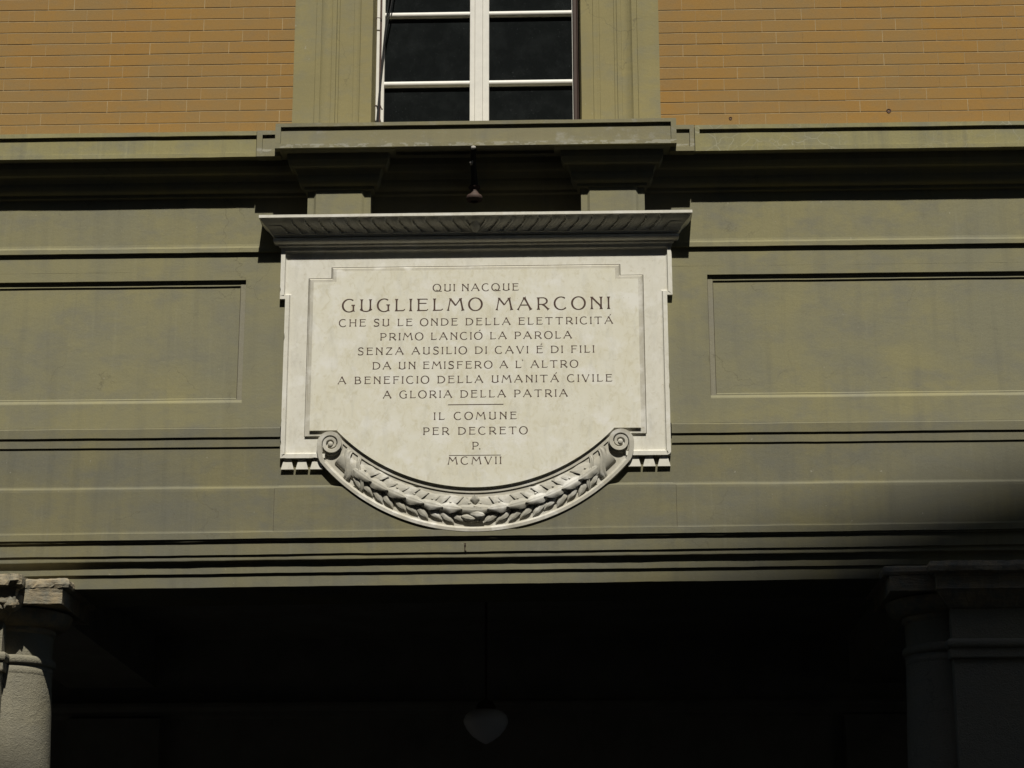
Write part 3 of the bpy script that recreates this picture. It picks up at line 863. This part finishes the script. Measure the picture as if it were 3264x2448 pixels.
GL = {
 'A': (1.12, [stem(.05, 0, 1, .085, .54), stem(1.05, 0, 1.02, ST, .54), thin((.22, .39), (.84, .39))]),
 'B': (.92, [stem(.14), bowl([(.08, .965), (.42, .97)]+ell(.45, .755, .28, .215, 90, -90, 10)+[(.2, .54)], vw(.14)), bowl([(.2, .54), (.46, .54)]+ell(.48, .285, .36, .255, 90, -90, 10)+[(.06, .03)], vw(.14))]),
 'C': (1.0, [Cc]),
 'D': (1.04, [stem(.14), bowl([(.06, .965), (.4, .97)]+ell(.42, .5, .56, .465, 90, -90, 16)+[(.06, .035)], vw(.15))]),
 'E': (.86, [stem(.15), thin((.06, .965), (.80, .965), (.83, .90)), thin((.15, .62), (.76, .62)), thin((.03, .035), (.78, .04), (.87, .13))]),
 'F': (.82, [stem(.15), thin((.06, .965), (.78, .965), (.82, .90)), thin((.15, .54), (.72, .54))]),
 'G': (1.0, [Cc, stem(.88, .02, .52, ST), thin((.72, .53), (1.0, .53))]),
 'H': (1.0, [stem(.13), stem(.87), thin((.13, .53), (.87, .53))]),
 'I': (.2, [stem(.1)]),
 'L': (.78, [stem(.15), thin((.04, .035), (.68, .05), (.80, .15))]),
 'M': (1.28, [stem(.06, 0, 1, .10, .24), thin((.22, .98), (.64, .42), w_=.12), thin((.64, .42), (1.02, .98), w_=.08), stem(1.21, 0, 1, ST, 1.01)]),
 'N': (.96, [stem(.13, w_=.13), bowl(spl([(.1, .98), (.25, .85), (.5, .58), (.76, .3), (.84, .05)]), lambda dx, dy: .12), stem(.85)]),
 'O': (1.06, [O_(.53)]),
 'P': (.85, [stem(.15), P_]),
 'Q': (1.16, [O_(.53), bowl(spl([(.4, .13), (.55, .17), (.8, .02), (1.2, .0)]), lambda dx, dy: .08)]),
 'R': (.98, [stem(.15), P_, stem(.93, 0, .44, .15, .5)]),
 'S': (.8, [bowl(spl([(.72, .84), (.62, .96), (.40, 1.0), (.18, .92), (.12, .74), (.24, .6), (.45, .51), (.66, .4), (.72, .24), (.62, .07), (.4, 0), (.16, .03), (.07, .14)]), lambda dx, dy: .075+.07*abs(dx)**2*abs(dy) + .03)]),
 'T': (1.0, [stem(.5), thin((.0, .88), (.06, .965), (.94, .965), (1.0, .90))]),
 'U': (.98, [stem(.15, .12, 1, .15), stem(.83, .12, 1, ST), bowl(spl([(.03, .17), (.15, .10), (.38, .02), (.6, .02), (.85, .11), (.95, .19)]), lambda dx, dy: .085)]),
 'V': (1.0, [stem(.5, 0, 1, ST, .06), stem(.5, 0, 1, .085, .93)]),
 'Z': (.92, [thin((.10, .86), (.14, .965), (.84, .965)), stem(.1, .02, .98, .13, .82), thin((.04, .035), (.82, .04), (.91, .13))]),
 '.': (.2, [('d', (.1, .06))]), "'": (.2, [stem(.14, .98, 1.14, .07, .06)]),
}
ACC = {'Á': ('A', .72), 'Ó': ('O', .68), 'É': ('E', .66)}
cnt = [0]
def ribbon(mb, pts, wf, ox, oz, h):
    cnt[0] += 1; y = -FT-.0007-.00004*(cnt[0] % 9)
    n = len(pts); L = []; Rr = []
    for i in range(n):
        a = pts[max(0, i-1)]; c = pts[min(n-1, i+1)]
        dx, dy = c[0]-a[0], c[1]-a[1]; l = math.hypot(dx, dy) or 1; dx /= l; dy /= l
        wd = wf(i/(n-1), dx, dy)/2
        L.append((ox+(pts[i][0]-dy*wd)*h, y, oz+(pts[i][1]+dx*wd)*h)); Rr.append((ox+(pts[i][0]+dy*wd)*h, y, oz+(pts[i][1]-dx*wd)*h))
    mb.grid([L, Rr])
def glyph(mb, ch, ox, oz, h):
    for s in GL[ch][1]:
        if s[0] == 's':
            a, b, w_ = s[1:]; n = 12; pts = [(a[0]+(b[0]-a[0])*i/n, a[1]+(b[1]-a[1])*i/n) for i in range(n+1)]
            ribbon(mb, pts, lambda t, dx, dy, w_=w_: w_*.82+(.16*w_+.02)*abs(2*t-1)**2+.11*abs(2*t-1)**14, ox, oz, h)
        elif s[0] == 't':
            ribbon(mb, s[1], lambda t, dx, dy, w_=s[2]: w_, ox, oz, h)
        elif s[0] == 'b':
            ribbon(mb, s[1], lambda t, dx, dy, f=s[2]: f(dx, dy), ox, oz, h)
        else:
            ribbon(mb, [(s[1][0]-.07, s[1][1]), (s[1][0]+.07, s[1][1])], lambda t, dx, dy: .14, ox, oz, h)
def text_line(txt, x0, x1, z, h, wordgap=2.9):
    base = [ACC[c][0] if c in ACC else c for c in txt]
    wsum = sum(GL[c][0] for c in base if c != ' ')*h
    gaps = 0
    for i in range(len(base)-1):
        if base[i] == ' ': continue
        gaps += wordgap if base[i+1] == ' ' else (.2 if base[i+1] in ".'" else 1)
    t = (x1-x0-wsum)/gaps if gaps else 0
    mb = MB(); x = x0
    for i, c in enumerate(base):
        if c == ' ':
            obj('inscription_word', mb, M['ink'], tab, fix=False); mb = MB(); continue
        glyph(mb, c, x, z, h)
        if txt[i] in ACC:
            ax = ACC[txt[i]][1]
            ribbon(mb, [(ax-.06, 1.17), (ax+.12, 1.31)], lambda t_, dx, dy: .05+.07*t_, x, z, h)
        x += GL[c][0]*h
        if i+1 < len(base): x += t*(wordgap if base[i+1] == ' ' else (.2 if base[i+1] in ".'" else 1))
    return obj('inscription_word', mb, M['ink'], tab, fix=False)
H1 = .0425
for a in (('QUI NACQUE', -.2441, .2452, 5.4743, H1), ('GUGLIELMO MARCONI', -.7621, .7640, 5.3570, .0735), ('CHE SU LE ONDE DELLA ELETTRICITÁ', -.7775, .7800, 5.2682, H1),
          ('PRIMO LANCIÓ LA PAROLA', -.5426, .5463, 5.1834, H1), ('SENZA AUSILIO DI CAVI É DI FILI', -.6676, .6718, 5.0978, H1), ("DA UN EMISFERO A L' ALTRO", -.5824, .5789, 5.0113, H1),
          ('A BENEFICIO DELLA UMANITÁ CIVILE', -.7768, .7692, 4.9262, H1), ('A GLORIA DELLA PATRIA', -.5197, .5193, 4.8402, H1), ('IL COMUNE', -.2317, .2314, 4.7120, H1),
          ('PER DECRETO', -.2924, .2925, 4.6250, H1), ('P.', -.0175, .0303, 4.5388, H1), ('MCMVII', -.1515, .1463, 4.4531, H1)):
    text_line(*a)
for x0, x1, z, hh in ((-.155, .1605, 4.7988, .0040), (-.1475, .1458, 4.5045, .0028)):
    mb = MB(); y = -FT-.0008
    mb.poly([(x0, y, z-hh/2), (x1-.004, y, z-hh/2), (x1, y, z+hh/2), (x0+.004, y, z+hh/2)]); obj('rule_line', mb, M['ink'], tab, fix=False)

# ================================================================== PIERS OF THE PORTICO
def rough_grid(mb, rows, amp, close=False):
    def q(p, o):
        v = Vector(p)+Vector((o, o*1.7, 0))
        n_ = noise.noise(Vector((v.x*9, v.y*9, v.z*16)))+.7*noise.noise(Vector((v.x*24, v.y*24, v.z*40)))+.45*noise.noise(v*75)
        return n_
    mb.grid([[(p[0]+amp*.6*q(p, 0), p[1]+amp*q(p, 9), p[2]+amp*.55*q(p, 5)) for p in r] for r in rows], close)
def slab_round(mb, prof, x0, x1, y0, y1, amp, step=.012):
    """rectangular slab swept by profile (offset,z), worn by noise"""
    loop = []
    def seg(a, b, nx):
        L = math.hypot(b[0]-a[0], b[1]-a[1]); n = max(1, int(L/step))
        return [((a[0]+(b[0]-a[0])*i/n, a[1]+(b[1]-a[1])*i/n), nx) for i in range(n)]
    c = [(x0, y0), (x1, y0), (x1, y1), (x0, y1)]; nn = [(0, -1), (1, 0), (0, 1), (-1, 0)]
    for i in range(4): loop += seg(c[i], c[(i+1) % 4], nn[i])
    cx, cy = (x0+x1)/2, (y0+y1)/2
    rows = []
    for o_, z in prof:
        r = []
        for (x, y), n_ in loop:
            sx = (x-cx)/((x1-x0)/2); sy = (y-cy)/((y1-y0)/2)
            r.append((x+o_*max(-1, min(1, sx)), y+o_*max(-1, min(1, sy)), z))
        rows.append(r)
    rough_grid(mb, rows, amp, True)
    mb.poly([rows[0][i] for i in range(len(loop))]); mb.poly([rows[-1][i] for i in range(len(loop))])
def pier(cx, label, worn):
    root = empty('portico_pier', (cx, .2, 0), label=label, category='pier', group='piers of the portico')
    dz = tilt(cx, 3.79)
    hw = .377; hc = .355
    cy = .22
    top = 3.768+dz
    mb = MB(); mb.box(cx-hw, cx+hw, -.05+.12, .55, 0, top+.02); obj('core', mb, M['rough'], root)
    # front pilaster
    zr = 3.402+dz
    mb = MB()
    prof = [(.02, 0), (0, .3), (0, 1.2), (0, 2.2), (-.004, 3.0), (-.008, zr-.05)]
    mb.grid([[(cx-hw-o_, .1, z), (cx-hw-o_, -.075-o_, z), (cx-hw*.5, -.075-o_, z), (cx+hw*.5, -.075-o_, z), (cx+hw+o_, -.075-o_, z), (cx+hw+o_, .1, z)] for o_, z in prof+[(-.008, 3.62)]])
    pil = obj('pilaster', mb, M['rough'], root)
    def ringprof(z): return [(-.006, z-.106), (.007, z-.104), (.010, z-.098), (.010, z-.052)]+[(.008+.017*math.sin(math.pi*i/8), z-.026-.026*math.cos(math.pi*i/8)) for i in range(0, 9)]+[(-.012, z+.002)]
    mb = MB()
    rp = ringprof(zr+.03)
    mb.grid([[(x+sg*o_, y-ky*o_, z) for x, sg, y, ky in ((cx-hw, -1, .1, 0), (cx-hw, -1, -.075, 1), (cx+hw, 1, -.075, 1), (cx+hw, 1, .1, 0))] for o_, z in rp])
    obj('neck_ring', mb, M['rough'], pil)
    capp = [(.0, 3.60), (.012, 3.615), (.045, 3.66), (.066, 3.69), (.072, 3.692), (.072, 3.758), (.078, 3.764), (.084, 3.775)]
    capp = [(o_, z+dz) for o_, z in capp]
    cap2 = [(.075, 3.770), (.095, 3.774), (.110, 3.784), (.114, 3.810), (.104, 3.838), (.06, 3.845)]
    cap2 = [(o_, z+dz) for o_, z in cap2]
    mb = MB(); slab_round(mb, capp, cx-hw, cx+hw, -.075, .2, .010 if worn else .004)
    slab_round(mb, cap2, cx-hw, cx+hw, -.075, .2, .016 if worn else .006)
    if worn:
        for q_ in range(3):
            x = cx+hw+.05-.07*q_; rb = .045-.008*q_
            s0 = len(mb.v); mb.lathe([(rb*math.sin(math.pi*i/10)+1e-4, 3.70+dz-.02*q_-rb*1.1*math.cos(math.pi*i/10)) for i in range(11)], x, -.10, 16)
            for i in range(s0, len(mb.v)):
                p = Vector(mb.v[i]); nz = noise.noise(p*25); mb.v[i] = tuple(p+Vector((nz*.02, nz*.018, nz*.02)))
    obj('capital', mb, M['cap'], pil, smooth=False)
    # half columns against both cheeks
    for sg in (-1, 1):
        ccx = cx+sg*hc
        mb = MB(); sh = [(.256, 0), (.256, 1.2), (.252, 2.0), (.2425, 2.8), (.228, 3.16), (.222, zr-.07), (.216, zr), (.216, 3.60)]
        mb.lathe(sh, ccx, cy, 72); colm = obj('half_column', mb, M['rough'], root, smooth=True)
        mb = MB(); rp = [(.213+o_, z) for o_, z in ringprof(zr+.03)]; mb.lathe(rp, ccx, cy, 72); obj('neck_ring', mb, M['rough'], colm, smooth=True)
        mb = MB(); ech = [(.213, 3.555+dz), (.228, 3.57+dz), (.230, 3.59+dz)]+[(.230+.085*math.sin(math.pi/2*i/8), 3.59+dz+.087*(1-math.cos(math.pi/2*i/8))) for i in range(1, 9)]+[(.25, 3.70+dz)]
        mb.lathe(ech, ccx, cy, 72)
        am = .005 if worn else .002
        slab_round(mb, [(0, 3.688+dz), (.003, 3.692+dz), (.003, 3.752+dz), (.006, 3.775+dz)], ccx-.333, ccx+.333, -.096, cy+.33, am, .02)
        ab = [(.004, 3.768), (.018, 3.771), (.034, 3.778), (.040, 3.795), (.037, 3.818), (.024, 3.829), (-.02, 3.830)]
        slab_round(mb, [(o_, z+dz) for o_, z in ab], ccx-.333, ccx+.333, -.070, cy+.33, .010 if worn else .004, .014)
        obj('capital', mb, M['cap'], colm)
    return root
pier(-2.94, 'sunlit pier with broken, crumbling capital at the lower left corner', True)
pier(2.94, 'shaded pier with intact capital at the lower right corner', False)

# ================================================================== HANGING LAMP
lamp = empty('hanging_lamp', (.0, 1.5, 3.2), label='unlit milky glass globe lamp hanging in the dark portico', category='lamp')
mb = MB()
gp = [(.0005, 3.0905), (.012, 3.0935), (.04, 3.108), (.085, 3.140), (.118, 3.180), (.135, 3.215), (.137, 3.235), (.128, 3.262), (.108, 3.284), (.080, 3.296), (.055, 3.300)]
mb.lathe(gp, 0, 1.5, 40); obj('globe', mb, M['globe'], lamp, smooth=True)
mb = MB(); mb.lathe([(.06, 3.297), (.062, 3.315), (.045, 3.345), (.015, 3.36), (.008, 3.37), (.008, 4.19), (.05, 4.20), (.05, 4.22)], 0, 1.5, 20); obj('stem', mb, M['iron'], lamp, smooth=True)

# ================================================================== SPOUT UNDER THE SILL
spt = empty('terracotta_spout', (-.006, -.11, 6.0), label='dark terracotta drain spout with flared collar hanging under the middle of the window sill', category='drain spout')
mb = MB(); mb.tube([(-.008, -.186, 6.282), (-.010, -.178, 6.25), (-.010, -.152, 6.20), (-.0065, -.104, 6.13), (-.0065, -.088, 6.09), (-.0065, -.086, 6.008)], [.015, .015, .016, .018, .020, .019], 14); obj('pipe', mb, M['dull_dark'], spt, smooth=True)
mb = MB(); mb.lathe([(.020, 6.100), (.033, 6.090), (.0345, 6.085), (.032, 6.080), (.022, 6.073), (.024, 6.055), (.031, 6.040), (.043, 6.034), (.0465, 6.024), (.0455, 6.012), (.040, 6.004), (.02, 6.0)], -.0065, -.0865, 28); obj('collar', mb, M['terra'], spt, smooth=True)
def lump(c, r, sc, amp, seed):
    mb = MB(); mb.lathe([(r*math.sin(math.pi*i/10)+1e-5, -r*math.cos(math.pi*i/10)) for i in range(11)], 0, 0, 14)
    mb.v = [(c[0]+x*sc[0]*(1+amp*noise.noise((x*60+seed, y*60, z*60))), c[1]+y*sc[1]*(1+amp*noise.noise((x*60, y*60+seed, z*60))), c[2]+z*sc[2]*(1+amp*noise.noise((x*60, y*60, z*60+seed)))) for x, y, z in mb.v]
    return mb
obj('mortar_collar', lump((-.0075, -.2395, 6.271), .012, (.95, .8, 1.0), .9, 3), M['mortarlump'], spt)
mb = MB(); mb.prism([(-.028, 6.193), (-.016, 6.193), (-.0095, 6.208), (-.014, 6.2085), (-.026, 6.203)], -.197, -.16); obj('strap', mb, M['mortarlump'], spt)

# ================================================================== STREET AND THE HOUSES OPPOSITE
mb = MB(); mb.grid([[(x, y, 0) for y in (-400, -20, -13, 0, 8, 400)] for x in (-400, -12, 0, 12, 400)]); obj('street', mb, M['asphalt'], None, kind='structure')
def facade_windows(x0, x1, y, zt, root):
    for i in range(int((x1-x0)//3)):
        for z in [1.2+3.6*j for j in range(int((zt-3)//3.6))]:
            x = x0+1.0+3*i
            mb = MB(); mb.box(x, x+1.1, y-.02, y+.03, z, z+1.9); f_ = obj('window_shutter', mb, M['wood'], root)
h1 = empty('opposite_house', (-5, -13.5, 0), label='lower dark house across the street facing the palace', category='house')
mb = MB(); mb.box(-30, -2.6, -24, -13, 0, 21.5); obj('wall', mb, M['opp'], h1)
mb = MB(); mb.prism([(-30, 21.5), (-2.6, 21.5), (-2.6, 21.62), (-30, 21.62)], -24.4, -12.9); obj('roof', mb, M['tile'], h1)
facade_windows(-15, -3, -13, 20, h1)
h2 = empty('opposite_house', (10, -13.5, 0), label='taller gabled dark house across the street on the right', category='house')
# its gable rake throws the soft shadow over the lower right corner of the palace
sx, sz = .143*13.1, 1.57*13.1
gx0, gz0 = 2.116+sx, 4.15+sz
slope = .28
xl = -2.5; zl = gz0-slope*(gx0-xl); zpk = gz0+slope*4.2; xpk = gx0+4.2
mb = MB(); mb.prism([(xl, 0), (2*xpk-xl, 0), (2*xpk-xl, zl-.35), (xpk, zpk-.35), (xl, zl-.35)], -13.4, -26); obj('wall', mb, M['opp'], h2)
mb = MB(); mb.prism([(xl-.25, zl-.13-.15), (xpk, zpk-.15), (2*xpk-xl+.25, zl-.28), (2*xpk-xl+.25, zl-.13), (xpk, zpk), (xl-.25, zl-.13)], -13.1, -26.4); obj('roof', mb, M['tile'], h2)
facade_windows(-2, 14, -13.4, 20, h2)
